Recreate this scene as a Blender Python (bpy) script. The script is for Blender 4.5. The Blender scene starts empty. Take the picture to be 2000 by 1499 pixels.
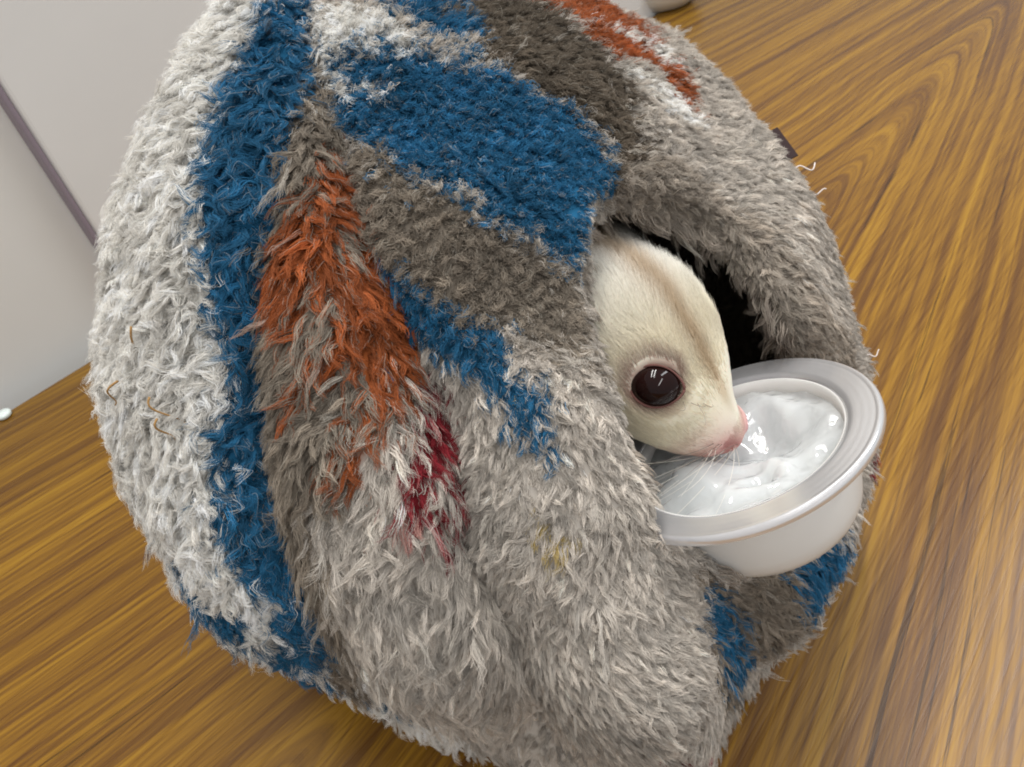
import bpy, bmesh, math
import numpy as np
from mathutils import Vector, Matrix
rng = np.random.default_rng(11)
S = 0.2                      # metres per design unit (the camera hangs one unit above the table)
sc = bpy.context.scene
COL = sc.collection

# ------------------------------------------------------------------ camera, light, exposure
cd = bpy.data.cameras.new('camera'); cam = bpy.data.objects.new('camera', cd); COL.objects.link(cam)
X = Vector((.98, -.1356, -.1456)).normalized(); Zc = Vector((0, -.7316, .6816)).normalized(); Yc = Zc.cross(X)
M = Matrix((X, Yc, Zc)).transposed().to_4x4(); M.translation = (0, 0, S); cam.matrix_world = M
cd.lens = 24.35; cd.sensor_width = 36; cd.clip_start = .003; cd.clip_end = 30
cd.dof.use_dof = True; cd.dof.focus_distance = .60*S; cd.dof.aperture_fstop = 56.0
sc.camera = cam

w = bpy.data.worlds.new('World'); sc.world = w; w.use_nodes = True
bg = w.node_tree.nodes['Background']; bg.inputs[0].default_value = (.93, .97, 1.0, 1); bg.inputs[1].default_value = .54

GR = Vector((.75, .662, 0)).normalized()            # direction of the wood grain
def area(name, loc, target, sx, sy, power, col, xdir):
    l = bpy.data.lights.new(name, 'AREA'); l.shape = 'RECTANGLE'; l.size = sx; l.size_y = sy; l.energy = power; l.color = col
    o = bpy.data.objects.new(name, l); COL.objects.link(o)
    z = (Vector(loc) - Vector(target)).normalized(); x = Vector(xdir); x = (x - z*x.dot(z)).normalized(); y = z.cross(x)
    m = Matrix((x, y, z)).transposed().to_4x4(); m.translation = loc; o.matrix_world = m
    return o
# two fluorescent tubes of one ceiling fitting above and beyond the cave, a second fitting to the right
TB = (.45, .90, 0)
area('ceiling_tube', (-.14, .70, 1.72), (0, .14, .1), 1.5, .05, 18.0, (1, .985, .95), TB)
area('ceiling_tube', (.10, .58, 1.76), (0, .14, .1), 1.5, .05, 18.0, (1, .985, .95), TB)
area('ceiling_tube', (1.10, .52, 1.75), (0, .14, .0), 1.2, .20, 14.0, (.96, .98, 1), GR)
area('ceiling_tube', (.35, -1.0, 1.75), (0, .14, .05), 1.5, .10, 12.0, (1, .985, .96), TB)

vs = sc.view_settings; vs.view_transform = 'Standard'; vs.look = 'None'; vs.exposure = 0.06; vs.gamma = 1; vs.use_curve_mapping = False
sc.render.engine = 'CYCLES'
cy = sc.cycles; cy.filter_width = 1.9; cy.use_denoising = True; cy.max_bounces = 10; cy.diffuse_bounces = 4; cy.glossy_bounces = 4; cy.transmission_bounces = 8; cy.transparent_max_bounces = 16
try: cy.denoiser = 'OPENIMAGEDENOISE'
except Exception: pass
sc.cycles_curves.shape = 'THICK'; sc.cycles_curves.subdivisions = 2

# ------------------------------------------------------------------ helpers
def link(name, data, parent=None):
    o = bpy.data.objects.new(name, data); COL.objects.link(o)
    if parent: o.parent = parent
    return o
def tag(o, label, cat, group=None, kind=None):
    if label: o['label'] = label
    if cat: o['category'] = cat
    if group: o['group'] = group
    if kind: o['kind'] = kind
    return o
def empty(name, loc=(0, 0, 0)):
    o = bpy.data.objects.new(name, None); o.empty_display_size = .01; COL.objects.link(o); o.location = loc; return o
def place(o, parent):
    """parent a mesh whose vertices are in world coordinates to an Empty that stands elsewhere"""
    o.parent = parent
    base = Vector(parent.location) if parent.parent is None else Vector((0, 0, 0))
    o.location = -base
    return o
def mesh(name, V, F, mat=None, smooth=True):
    """V in design units, world coordinates"""
    me = bpy.data.meshes.new(name); V = np.asarray(V, float).reshape(-1, 3)*S
    me.from_pydata(V.tolist(), [], [tuple(int(i) for i in f) for f in F])
    if smooth: me.polygons.foreach_set('use_smooth', np.ones(len(me.polygons), bool))
    if mat: me.materials.append(mat)
    me.update()
    return me
def nodes(name):
    m = bpy.data.materials.new(name); m.use_nodes = True
    t = m.node_tree
    return m, t, t.nodes['Principled BSDF']
def add(t, typ, **k):
    n = t.nodes.new(typ)
    for a, b in k.items(): setattr(n, a, b)
    return n
def mathn(t, op, a, b=None, c=None):
    n = t.nodes.new('ShaderNodeMath'); n.operation = op
    for i, v in enumerate((a, b, c)):
        if v is None: continue
        if isinstance(v, (int, float)): n.inputs[i].default_value = v
        else: t.links.new(v, n.inputs[i])
    return n.outputs[0]
def ramp(t, fac, stops):
    n = t.nodes.new('ShaderNodeValToRGB'); e = n.color_ramp.elements
    while len(e) < len(stops): e.new(.5)
    for el, (p, c) in zip(e, stops): el.position = p; el.color = (*c, 1)
    t.links.new(fac, n.inputs[0]); return n.outputs[0]
def attr_mat(name, rough=.85, translucent=0., spec=.2, sheen=0.):
    m, t, b = nodes(name)
    a = add(t, 'ShaderNodeAttribute', attribute_name='tint'); t.links.new(a.outputs['Color'], b.inputs['Base Color'])
    b.inputs['Roughness'].default_value = rough; b.inputs['Specular IOR Level'].default_value = spec
    if translucent:
        tr = add(t, 'ShaderNodeBsdfTranslucent'); t.links.new(a.outputs['Color'], tr.inputs[0])
        mx = add(t, 'ShaderNodeMixShader'); mx.inputs[0].default_value = translucent
        t.links.new(b.outputs[0], mx.inputs[1]); t.links.new(tr.outputs[0], mx.inputs[2])
        t.links.new(mx.outputs[0], t.nodes['Material Output'].inputs[0])
    return m
def plain(name, col, rough=.5, spec=.5, **k):
    m, t, b = nodes(name); b.inputs['Base Color'].default_value = (*col, 1); b.inputs['Roughness'].default_value = rough; b.inputs['Specular IOR Level'].default_value = spec
    for a, v in k.items(): b.inputs[a.replace('_', ' ')].default_value = v
    return m
def tint(me, C, domain='POINT'):
    a = me.attributes.new('tint', 'FLOAT_COLOR', domain); C = np.asarray(C, np.float32)
    a.data.foreach_set('color', np.concatenate([C, np.ones((len(C), 1), np.float32)], 1).ravel())
def strands(name, P, R, C, mat, parent):
    """P (n, k, 3) design units, R (n, k) radii, C (n, 3) colour per strand"""
    n, k, _ = P.shape
    cu = bpy.data.hair_curves.new(name); cu.add_curves([k]*n)
    cu.attributes['position'].data.foreach_set('vector', (P*S).astype(np.float32).ravel())
    r = cu.attributes.get('radius') or cu.attributes.new('radius', 'FLOAT', 'POINT')
    r.data.foreach_set('value', (R*S).astype(np.float32).ravel())
    tint(cu, C, 'CURVE'); cu.materials.append(mat)
    o = link(name, cu); place(o, parent); return o
def tube(path, rad, seg=8, closed=False):
    P = np.asarray(path, float); n = len(P); rad = np.broadcast_to(rad, n)
    T = np.gradient(P, axis=0); T /= np.linalg.norm(T, axis=1)[:, None] + 1e-12
    u = np.cross(T[0], [0.3, .2, 1.]); u /= np.linalg.norm(u); V = []; F = []
    for i in range(n):
        u = u - T[i]*(u@T[i]); u /= np.linalg.norm(u); v = np.cross(T[i], u)
        for j in range(seg):
            a = 2*math.pi*j/seg; V.append(P[i] + rad[i]*(u*math.cos(a) + v*math.sin(a)))
    for i in range(n - 1):
        for j in range(seg):
            k = (j + 1) % seg; F.append((i*seg + j, i*seg + k, (i + 1)*seg + k, (i + 1)*seg + j))
    F.append(tuple(range(seg - 1, -1, -1))); F.append(tuple((n - 1)*seg + j for j in range(seg)))
    return V, F
def lathe(prof, C, N, seg=96, bump=None):
    """surface of revolution of (radius, height) about N through C"""
    C = np.array(C, float); N = np.array(N, float); N /= np.linalg.norm(N)
    u = np.cross(N, [0, 1., 0]); u /= np.linalg.norm(u); v = np.cross(N, u); V = []; F = []
    for (r, h) in prof:
        for j in range(seg):
            a = 2*math.pi*j/seg; V.append(C + N*h + r*(u*math.cos(a) + v*math.sin(a)))
    for i in range(len(prof) - 1):
        for j in range(seg):
            k = (j + 1) % seg; F.append((i*seg + j, i*seg + k, (i + 1)*seg + k, (i + 1)*seg + j))
    return np.array(V), F
def unit(a): return a/(np.linalg.norm(a, axis=-1, keepdims=True) + 1e-12)
class Noise:
    """cheap smooth value noise in 3-D"""
    def __init__(s, seed): s.t = np.random.default_rng(seed).random((32, 32, 32)).astype(np.float32)
    def __call__(s, P):
        P = np.asarray(P); i = np.floor(P).astype(int); f = P - i; f = f*f*(3 - 2*f); o = 0
        for a in (0, 1):
            for b in (0, 1):
                for c in (0, 1):
                    wgt = (f[..., 0] if a else 1 - f[..., 0])*(f[..., 1] if b else 1 - f[..., 1])*(f[..., 2] if c else 1 - f[..., 2])
                    o = o + wgt*s.t[(i[..., 0] + a) % 32, (i[..., 1] + b) % 32, (i[..., 2] + c) % 32]
        return o
NZ = [Noise(i) for i in range(6)]

# ------------------------------------------------------------------ table
def wood():
    m, t, b = nodes('wood_laminate')
    co = add(t, 'ShaderNodeTexCoord'); sep = add(t, 'ShaderNodeSeparateXYZ'); t.links.new(co.outputs['Object'], sep.inputs[0])
    x, y = sep.outputs[0], sep.outputs[1]
    k = 1/S
    along = mathn(t, 'ADD', mathn(t, 'MULTIPLY', x, .75*k), mathn(t, 'MULTIPLY', y, .662*k))
    acr = mathn(t, 'ADD', mathn(t, 'MULTIPLY', x, -.662*k), mathn(t, 'MULTIPLY', y, .75*k))
    def vec(a, b_, c=None):
        n = add(t, 'ShaderNodeCombineXYZ')
        for i, q in enumerate((a, b_, c)):
            if q is None: continue
            if isinstance(q, (int, float)): n.inputs[i].default_value = q
            else: t.links.new(q, n.inputs[i])
        return n.outputs[0]
    def noise(v, scale=1., detail=2., rough=.5):
        n = add(t, 'ShaderNodeTexNoise'); n.inputs['Scale'].default_value = scale; n.inputs['Detail'].default_value = detail; n.inputs['Roughness'].default_value = rough
        t.links.new(v, n.inputs['Vector']); return n.outputs['Fac']
    mul = lambda a, b_: mathn(t, 'MULTIPLY', a, b_)
    sway = noise(vec(mul(along, .55), mul(acr, 1.1)), 1, 2)
    acr2 = mathn(t, 'ADD', acr, mul(mathn(t, 'SUBTRACT', sway, .5), .10))
    d = mathn(t, 'SUBTRACT', acr2, .56)
    hyp = mathn(t, 'SQRT', mathn(t, 'ADD', mul(d, d), .0016))
    phi = mathn(t, 'ADD', hyp, mul(along, .14))
    bands = noise(vec(mul(phi, 31.), mul(along, .45)), 1, 4, .65)
    streak = noise(vec(mul(phi, 120.), mul(along, .75), 3.3), 1, 5, .75)
    pores = noise(vec(mul(acr2, 170.), mul(along, 4.), 7.), 1, 2, .6)
    wide = noise(vec(mul(phi, 4.), mul(along, .4), 1.7), 1, 2)
    v = mathn(t, 'ADD', mul(bands, .43), mathn(t, 'ADD', mul(streak, .34), mathn(t, 'ADD', mul(pores, .15), mul(wide, .08))))
    col = ramp(t, v, [(.40, (.084, .034, .008)), (.455, (.122, .053, .008)), (.495, (.172, .080, .008)), (.535, (.226, .110, .009)), (.60, (.285, .149, .012))])
    dark = ramp(t, noise(vec(mul(phi, 64.), mul(along, .8), 9.1), 1, 5, .72), [(.355, (1, 1, 1)), (.375, (0, 0, 0))])
    mx = add(t, 'ShaderNodeMixRGB', blend_type='MULTIPLY'); mx.inputs[2].default_value = (.30, .27, .33, 1)
    t.links.new(mul(dark, .85), mx.inputs[0]); t.links.new(col, mx.inputs[1])
    tick = ramp(t, noise(vec(mul(acr2, 260.), mul(along, 6.), 5.), 1, 2, .6), [(.34, (1, 1, 1)), (.42, (0, 0, 0))])
    m3 = add(t, 'ShaderNodeMixRGB', blend_type='MULTIPLY'); m3.inputs[2].default_value = (.55, .48, .45, 1)
    t.links.new(mul(tick, .55), m3.inputs[0]); t.links.new(mx.outputs[0], m3.inputs[1])
    t.links.new(m3.outputs[0], b.inputs['Base Color'])
    t.links.new(ramp(t, pores, [(.3, (.25,)*3), (.7, (.34,)*3)]), b.inputs['Roughness'])
    b.inputs['Specular IOR Level'].default_value = .32
    bp = add(t, 'ShaderNodeBump'); bp.inputs['Strength'].default_value = .10; bp.inputs['Distance'].default_value = .0004
    t.links.new(pores, bp.inputs['Height']); t.links.new(bp.outputs[0], b.inputs['Normal'])
    return m
def frame_pt(a, c, z): return (a*.75 - c*.662, a*.662 + c*.75, z)
def slab(a0, a1, c0, c1, z0, z1, bev=.004):
    bm = bmesh.new(); vs_ = [bm.verts.new(Vector(frame_pt(a, c, z))*S) for z in (z0, z1) for (a, c) in ((a0, c0), (a1, c0), (a1, c1), (a0, c1))]
    for f in ((3, 2, 1, 0), (4, 5, 6, 7), (0, 1, 5, 4), (1, 2, 6, 5), (2, 3, 7, 6), (3, 0, 4, 7)): bm.faces.new([vs_[i] for i in f])
    if bev: bmesh.ops.bevel(bm, geom=bm.edges[:], offset=bev*S, segments=3, affect='EDGES', profile=.5)
    return bm
def slab_obj(name, mat, *a, **k):
    bm = slab(*a, **k); me = bpy.data.meshes.new(name); bm.to_mesh(me); bm.free(); me.materials.append(mat)
    return link(name, me)
tab = slab_obj('table_top', wood(), -9, 9, -3.2, 1.787, -.12, 0, bev=.006)
tag(tab, 'yellow-brown wood grain laminate table top under everything', 'table', kind='structure')

# ------------------------------------------------------------------ wall beyond the table's edge, and a panel standing proud of it
def paint(name, col):
    m, t, b = nodes(name); n = add(t, 'ShaderNodeTexNoise'); n.inputs['Scale'].default_value = 9; n.inputs['Detail'].default_value = 4
    co = add(t, 'ShaderNodeTexCoord'); t.links.new(co.outputs['Object'], n.inputs['Vector'])
    t.links.new(ramp(t, n.outputs['Fac'], [(.3, tuple(c*.95 for c in col)), (.7, tuple(min(1, c*1.04) for c in col))]), b.inputs['Base Color'])
    b.inputs['Roughness'].default_value = .5; return m
wl = slab_obj('wall', paint('wall_paint', (.78, .775, .745)), -9, 9, 1.85, 2.0, -4, 3.0, bev=0)
tag(wl, 'pale grey wall rising beyond the far table edge', 'wall', kind='structure')
pn = slab_obj('wall_panel', paint('panel_paint', (.765, .757, .74)), .375, 8.5, 1.80, 1.85 - .001, -3.5, 2.9, bev=.012)
et = slab_obj('edge_trim', plain('mauve_trim', (.27, .225, .265), .5, .4), .362, .3745, 1.798, 1.849, -3.5, 2.9, bev=.004); et.parent = pn
tag(pn, 'warm grey flat panel standing proud of the wall at upper left', 'panel')

# ------------------------------------------------------------------ fleece cave: soft gored ball with a mouth on its near right side
COEF=np.array([[-0.006, 0.011, -0.031, 0.022, -0.073, 0.039, -0.174], [-0.034, -0.028, -0.003, -0.045, -0.034, -0.065, -0.055], [-0.043, -0.084, -0.078, 0.005, -0.007, -0.012, 0.006], [-0.009, -0.037, -0.034, 0.006, -0.001, -0.0, -0.0], [-0.022, -0.028, 0.036, 0.027, 0.004, -0.0, -0.0], [-0.016, -0.028, -0.062, -0.072, 0.03, -0.065, -0.002], [0.001, -0.018, -0.017, -0.043, -0.029, 0.039, 0.006], [0.001, -0.001, -0.008, -0.029, -0.059, 0.163, 0.011], [0.0, -0.0, -0.0, -0.0, 0.005, 0.011, 0.003], [-0.0, -0.0, -0.0, 0.0, 0.0, 0.0, -0.0], [-0.0, -0.0, 0.0, 0.0, -0.0, -0.006, -0.006], [-0.0, -0.0, -0.0, 0.001, -0.007, -0.013, -0.099]])
PR=[(0,0),(0.2,0.0),(0.40,0.004),(0.455,.03),(0.49,.1),(0.512,.22),(0.512,.34),(0.49,.46),(0.44,.57),(0.36,.67),(0.25,.765),(0.13,.83),(0.05,.862),(0,.87)]
TC=np.arange(-180,180,30.); HC=np.array([0,.15,.3,.45,.6,.72,.82])
def catmull(P,n):
    P=np.array(P,float); Q=np.vstack([2*P[0]-P[1],P,2*P[-1]-P[-2]])
    t=np.linspace(0,len(P)-1-1e-9,n); i=t.astype(int); f=(t-i)[:,None]
    a,b,c,d=Q[i],Q[i+1],Q[i+2],Q[i+3]
    return .5*((2*b)+(c-a)*f+(2*a-5*b+4*c-d)*f**2+(3*b-a-3*c+d)*f**3)
def wrap(a): return (a+180)%360-180
def gauss(x,s): return np.exp(-(x/s)**2)
def axis(h):
    k=np.clip(h/.87,0,1)**1.6
    return .04-.16*k, .72+.03*k
def radmod(th,h):
    m=np.full(np.shape(th),.97)
    m+= .04*gauss(wrap(th+88),22)*gauss(h-.30,.22)     # puffy front panel
    m-= .13*gauss(wrap(th+50),20)*gauss(h-.14,.13)     # recessed lip under the mouth
    m-= .05*gauss(wrap(th+50),26)*gauss(h-.42,.2)
    for t,row in zip(TC,COEF):
        for hc,c in zip(HC,row):
            if abs(c)>.0005: m+=c*gauss(wrap(th-t),26)*gauss(h-hc,.11)
    return m
def chart(P):
    P=np.asarray(P); ax,ay=axis(P[...,2]); return np.stack([np.degrees(np.arctan2(P[...,1]-ay,P[...,0]-ax)),P[...,2]],-1)

MOUTH=[(-54.3, 0.72), (-65.2, 0.68), (-69.3, 0.636), (-71.4, 0.597), (-71.8, 0.563), (-72.1, 0.536), (-71.9, 0.518), (-69.0, 0.489), (-64.1, 0.465), (-57.1, 0.429), (-45.9, 0.365), (-34.3, 0.345), (-31.6, 0.407), (-39.3, 0.537), (-39.7, 0.591), (-36.6, 0.628), (-36.3, 0.669), (-40.7, 0.697), (-46.9, 0.712)]
SEAMS={'main': [(-87.1, 0.861), (-89.3, 0.829), (-90.5, 0.807), (-91.3, 0.775), (-92.0, 0.737), (-90.4, 0.692), (-90.4, 0.656), (-91.0, 0.602), (-94.0, 0.545), (-93.4, 0.509), (-93.5, 0.446), (-101.1, 0.181)], 'left': [(-87.1, 0.861), (-88.7, 0.841), (-93.8, 0.825), (-102.2, 0.791), (-112.9, 0.718), (-117.0, 0.67), (-117.4, 0.613), (-116.6, 0.549), (-116.7, 0.473), (-116.9, 0.395)], 'lip': [(-72.4, 0.485), (-73.5, 0.437), (-75.5, 0.378), (-74.5, 0.065)]}
POLYS=[('W', [(-85.3, 0.851), (-62.2, 0.848), (-53.8, 0.834), (-58.5, 0.827), (-72.6, 0.828), (-84.5, 0.827), (-85.5, 0.817), (-73.2, 0.812), (-82.4, 0.806), (-89.6, 0.804), (-89.2, 0.831)]), ('B', [(-78.9, 0.86), (-106.2, 0.86), (-115.5, 0.842), (-119.3, 0.827), (-122.2, 0.812), (-119.4, 0.791), (-122.0, 0.777), (-122.0, 0.745), (-121.8, 0.701), (-122.1, 0.652), (-123.4, 0.603), (-124.2, 0.556), (-123.0, 0.51), (-120.5, 0.476), (-122.5, 0.407), (-115.1, 0.404), (-132.3, 0.216), (-115.7, 0.458), (-116.0, 0.507), (-117.4, 0.547), (-117.7, 0.592), (-117.3, 0.626), (-117.8, 0.657), (-115.5, 0.691), (-112.9, 0.718), (-110.0, 0.749), (-104.9, 0.779), (-100.5, 0.802), (-94.7, 0.82), (-88.7, 0.841)]), ('B', [(-159.0, 0.502), (-154.9, 0.483), (-150.5, 0.462), (-145.7, 0.439), (-134.3, 0.476), (-130.0, 0.461), (-122.7, 0.461), (-137.7, 0.263), (-116.7, 0.394), (-115.1, 0.404), (-120.0, 0.411), (-127.0, 0.415), (-134.0, 0.426), (-141.8, 0.449), (-147.4, 0.482)]), ('T', [(-100.5, 0.802), (-93.9, 0.82), (-91.2, 0.807), (-91.3, 0.792), (-91.1, 0.772), (-91.8, 0.739), (-91.1, 0.715), (-90.1, 0.689), (-90.4, 0.656), (-94.0, 0.641), (-99.1, 0.625), (-103.8, 0.604), (-107.1, 0.586), (-107.0, 0.562), (-110.3, 0.519), (-110.1, 0.458), (-133.6, 0.1), (-129.2, 0.083), (-132.1, 0.215), (-115.7, 0.458), (-116.0, 0.507), (-117.4, 0.547), (-117.7, 0.592), (-117.3, 0.626), (-117.8, 0.657), (-115.5, 0.691), (-112.9, 0.718), (-110.0, 0.749), (-104.9, 0.779)]), ('R', [(-96.5, 0.775), (-93.8, 0.771), (-93.2, 0.758), (-91.2, 0.752), (-91.8, 0.731), (-91.1, 0.715), (-91.3, 0.698), (-90.8, 0.681), (-90.6, 0.653), (-93.0, 0.646), (-97.2, 0.637), (-99.1, 0.625), (-101.5, 0.614), (-103.9, 0.613), (-104.1, 0.623), (-101.4, 0.638), (-99.3, 0.652), (-98.3, 0.669), (-100.2, 0.68), (-105.0, 0.669), (-107.1, 0.655), (-109.7, 0.645), (-107.5, 0.663), (-104.3, 0.684), (-102.4, 0.703), (-105.8, 0.697), (-110.9, 0.693), (-112.6, 0.696), (-110.2, 0.713), (-107.8, 0.727), (-108.3, 0.741), (-104.9, 0.751), (-100.8, 0.756), (-98.2, 0.765)]), ('T', [(-103.1, 0.711), (-99.9, 0.719), (-99.8, 0.697), (-103.4, 0.686)]), ('T', [(-96.5, 0.741), (-94.0, 0.751), (-95.3, 0.728), (-97.6, 0.718)]), ('D', [(-93.9, 0.638), (-90.3, 0.634), (-91.1, 0.609), (-93.8, 0.591), (-97.5, 0.567), (-98.0, 0.586), (-98.5, 0.596), (-96.2, 0.616)]), ('D', [(-92.6, 0.591), (-91.8, 0.573), (-93.3, 0.544), (-95.1, 0.532), (-94.5, 0.559)]), ('D', [(-90.6, 0.65), (-90.0, 0.646), (-91.0, 0.602), (-92.1, 0.574), (-92.8, 0.578), (-92.0, 0.603)]), ('P', [(-99.6, 0.581), (-97.4, 0.578), (-98.6, 0.559), (-100.0, 0.563)]), ('D', [(-82.7, 0.346), (-79.9, 0.306), (-79.7, 0.07), (-84.8, 0.124)]), ('B', [(-75.4, 0.826), (-60.0, 0.828), (-58.1, 0.814), (-48.0, 0.805), (-44.5, 0.794), (-45.4, 0.78), (-42.4, 0.764), (-41.8, 0.743), (-44.8, 0.725), (-46.8, 0.709), (-50.7, 0.701), (-57.7, 0.709), (-64.4, 0.688), (-65.5, 0.699), (-66.6, 0.711), (-69.6, 0.722), (-71.8, 0.737), (-75.7, 0.745), (-76.9, 0.757), (-80.9, 0.766), (-85.0, 0.777), (-88.1, 0.783), (-89.9, 0.794), (-89.4, 0.805), (-80.6, 0.807), (-70.7, 0.81), (-78.5, 0.814), (-85.8, 0.822), (-86.2, 0.828)]), ('B', [(-51.4, 0.855), (-58.4, 0.848), (-52.2, 0.841), (-46.8, 0.83), (-55.2, 0.815), (-58.7, 0.824), (-39.5, 0.813), (-26.7, 0.814), (-4.6, 0.827)]), ('K', [(-8.1, 0.83), (-24.8, 0.828), (-34.1, 0.812), (-44.4, 0.802), (-43.9, 0.782), (-41.3, 0.763), (-40.8, 0.741), (-43.9, 0.723), (-50.7, 0.695), (-46.9, 0.682), (-37.9, 0.701), (-30.2, 0.724), (-22.8, 0.749), (-14.1, 0.77), (-3.8, 0.797), (12.3, 0.801)]), ('R', [(12.3, 0.801), (-5.1, 0.799), (-5.4, 0.786), (-8.9, 0.773), (-16.2, 0.757), (-12.7, 0.744), (-11.7, 0.724), (-14.4, 0.707), (-16.7, 0.69), (-8.9, 0.698), (-2.1, 0.711), (4.0, 0.726), (12.2, 0.732), (20.6, 0.739), (24.0, 0.753)]), ('W', [(1.2, 0.762), (7.0, 0.744), (2.6, 0.741), (-4.5, 0.757)]), ('W', [(-0.0, 0.74), (4.9, 0.713), (-3.9, 0.719), (-6.9, 0.734)]), ('W', [(-21.7, 0.746), (-14.7, 0.725), (-15.3, 0.707), (-19.4, 0.692), (-22.0, 0.705), (-23.6, 0.724)]), ('T', [(-90.1, 0.784), (-85.4, 0.774), (-79.7, 0.762), (-76.2, 0.742), (-70.1, 0.72), (-65.7, 0.698), (-65.5, 0.68), (-68.1, 0.66), (-70.2, 0.632), (-71.6, 0.642), (-75.2, 0.661), (-77.2, 0.677), (-81.9, 0.678), (-86.1, 0.688), (-89.5, 0.702), (-91.6, 0.726), (-91.5, 0.757)]), ('B', [(-90.1, 0.718), (-87.4, 0.705), (-85.3, 0.693), (-81.0, 0.684), (-78.7, 0.671), (-78.8, 0.646), (-78.8, 0.623), (-79.7, 0.607), (-81.8, 0.616), (-83.0, 0.633), (-84.6, 0.646), (-87.8, 0.656), (-91.0, 0.665), (-91.3, 0.686)]), ('M', [(-41.4, 0.713), (-33.7, 0.696), (-32.2, 0.662), (-31.1, 0.62), (-35.2, 0.573), (-20.9, 0.426), (-26.1, 0.383), (-45.3, 0.561), (-45.0, 0.604), (-43.8, 0.635), (-45.6, 0.67), (-51.5, 0.697)]), ('T', [(-72.6, 0.482), (-69.1, 0.454), (-61.3, 0.409), (-49.3, 0.348), (-51.1, 0.316), (-61.0, 0.3), (-66.8, 0.277), (-72.8, 0.258), (-74.2, 0.066), (-75.4, 0.403)]), ('B', [(-73.3, 0.47), (-71.3, 0.44), (-70.3, 0.381), (-68.3, 0.272), (-71.6, 0.261), (-74.3, 0.376), (-74.1, 0.422)]), ('B', [(-62.0, 0.408), (-56.2, 0.395), (-45.2, 0.314), (-54.6, 0.314), (-59.2, 0.308), (-61.3, 0.337)]), ('D', [(-27.4, 0.276), (-20.9, 0.229), (-24.7, 0.203), (-24.5, 0.186)]), ('Y', [(-84.5, 0.565), (-83.1, 0.56), (-83.2, 0.555), (-84.4, 0.556)]), ('Y', [(-85.4, 0.644), (-84.2, 0.641), (-84.9, 0.636), (-85.6, 0.639)])]
DENS = 1.0
CUP_C = np.array([.1780, .3830, .5255]); CUP_N = unit(np.array([-.319, .347, .882])); CUP_R = .1215
def seam_at(name, h):
    q = np.array(SEAMS[name])[::-1]; return np.interp(h, q[:, 1], q[:, 0])
def outer_radius(th, h):
    q = catmull(PR, 600); hh = np.maximum.accumulate(q[120:, 1]); return np.interp(h, hh, np.maximum(q[120:, 0], 0))*radmod(th, h)
def inpoly(P, poly):
    x, y = P[..., 0], P[..., 1]; ins = np.zeros(x.shape, bool); n = len(poly)
    for i in range(n):
        x0, y0 = poly[i]; x1, y1 = poly[(i + 1) % n]
        if y0 == y1: continue
        ins ^= ((y0 > y) != (y1 > y)) & (x < (x1 - x0)*(y - y0)/(y1 - y0) + x0)
    return ins
def build_shell():
    nth, nh = 320, 190
    prof = catmull(PR, nh); th = np.linspace(-180, 180, nth, endpoint=False)
    TH, HH = np.meshgrid(th, np.maximum(prof[:, 1], 0)); ax, ay = axis(HH); r = np.maximum(prof[:, 0], 0)[:, None]*radmod(TH, HH)
    V = np.stack([ax + r*np.cos(np.radians(TH)), ay + r*np.sin(np.radians(TH)), HH], -1)
    i, j = np.meshgrid(np.arange(nh - 1), np.arange(nth), indexing='ij'); k = (j + 1) % nth
    F = np.stack([i*nth + j, i*nth + k, (i + 1)*nth + k, (i + 1)*nth + j], -1).reshape(-1, 4)
    ctr = np.stack([TH[:-1] + .5*360/nth, .5*(HH[:-1] + HH[1:])], -1).reshape(-1, 2)
    F = F[~inpoly(ctr, MOUTH)]
    me = bpy.data.meshes.new('tmp'); me.from_pydata(V.reshape(-1, 3).tolist(), [], F.tolist())
    o = link('tmp', me)
    bm = bmesh.new(); bm.from_mesh(me); bmesh.ops.remove_doubles(bm, verts=bm.verts, dist=1e-5)
    bmesh.ops.delete(bm, geom=[v for v in bm.verts if not v.link_faces], context='VERTS')
    bmesh.ops.recalc_face_normals(bm, faces=bm.faces); bm.to_mesh(me); bm.free()
    so = o.modifiers.new('so', 'SOLIDIFY'); so.thickness = .046; so.offset = -1; so.use_rim = True
    rm = o.modifiers.new('rm', 'REMESH'); rm.mode = 'VOXEL'; rm.voxel_size = .0095
    sm = o.modifiers.new('sm', 'SMOOTH'); sm.iterations = 12; sm.factor = .5
    dg = bpy.context.evaluated_depsgraph_get(); ev = bpy.data.meshes.new_from_object(o.evaluated_get(dg))
    bm = bmesh.new(); bm.from_mesh(ev); bmesh.ops.triangulate(bm, faces=bm.faces)
    Vv = np.array([v.co[:] for v in bm.verts]); Ff = np.array([[v.index for v in f.verts] for f in bm.faces]); bm.free()
    bpy.data.objects.remove(o); bpy.data.meshes.remove(ev)
    return Vv, Ff
def vnormals(V, F):
    n = np.cross(V[F[:, 1]] - V[F[:, 0]], V[F[:, 2]] - V[F[:, 0]]); N = np.zeros_like(V)
    for i in range(3): np.add.at(N, F[:, i], n)
    return unit(N)
SV, SF = build_shell()
if True:
    n = np.cross(SV[SF[:, 1]] - SV[SF[:, 0]], SV[SF[:, 2]] - SV[SF[:, 0]]); c = SV[SF].mean(1)
    if ((n*(c - np.array([0, .72, .4]))).sum(1)*1.).sum() < 0: SF = SF[:, ::-1]
NN = vnormals(SV, SF)
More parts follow.
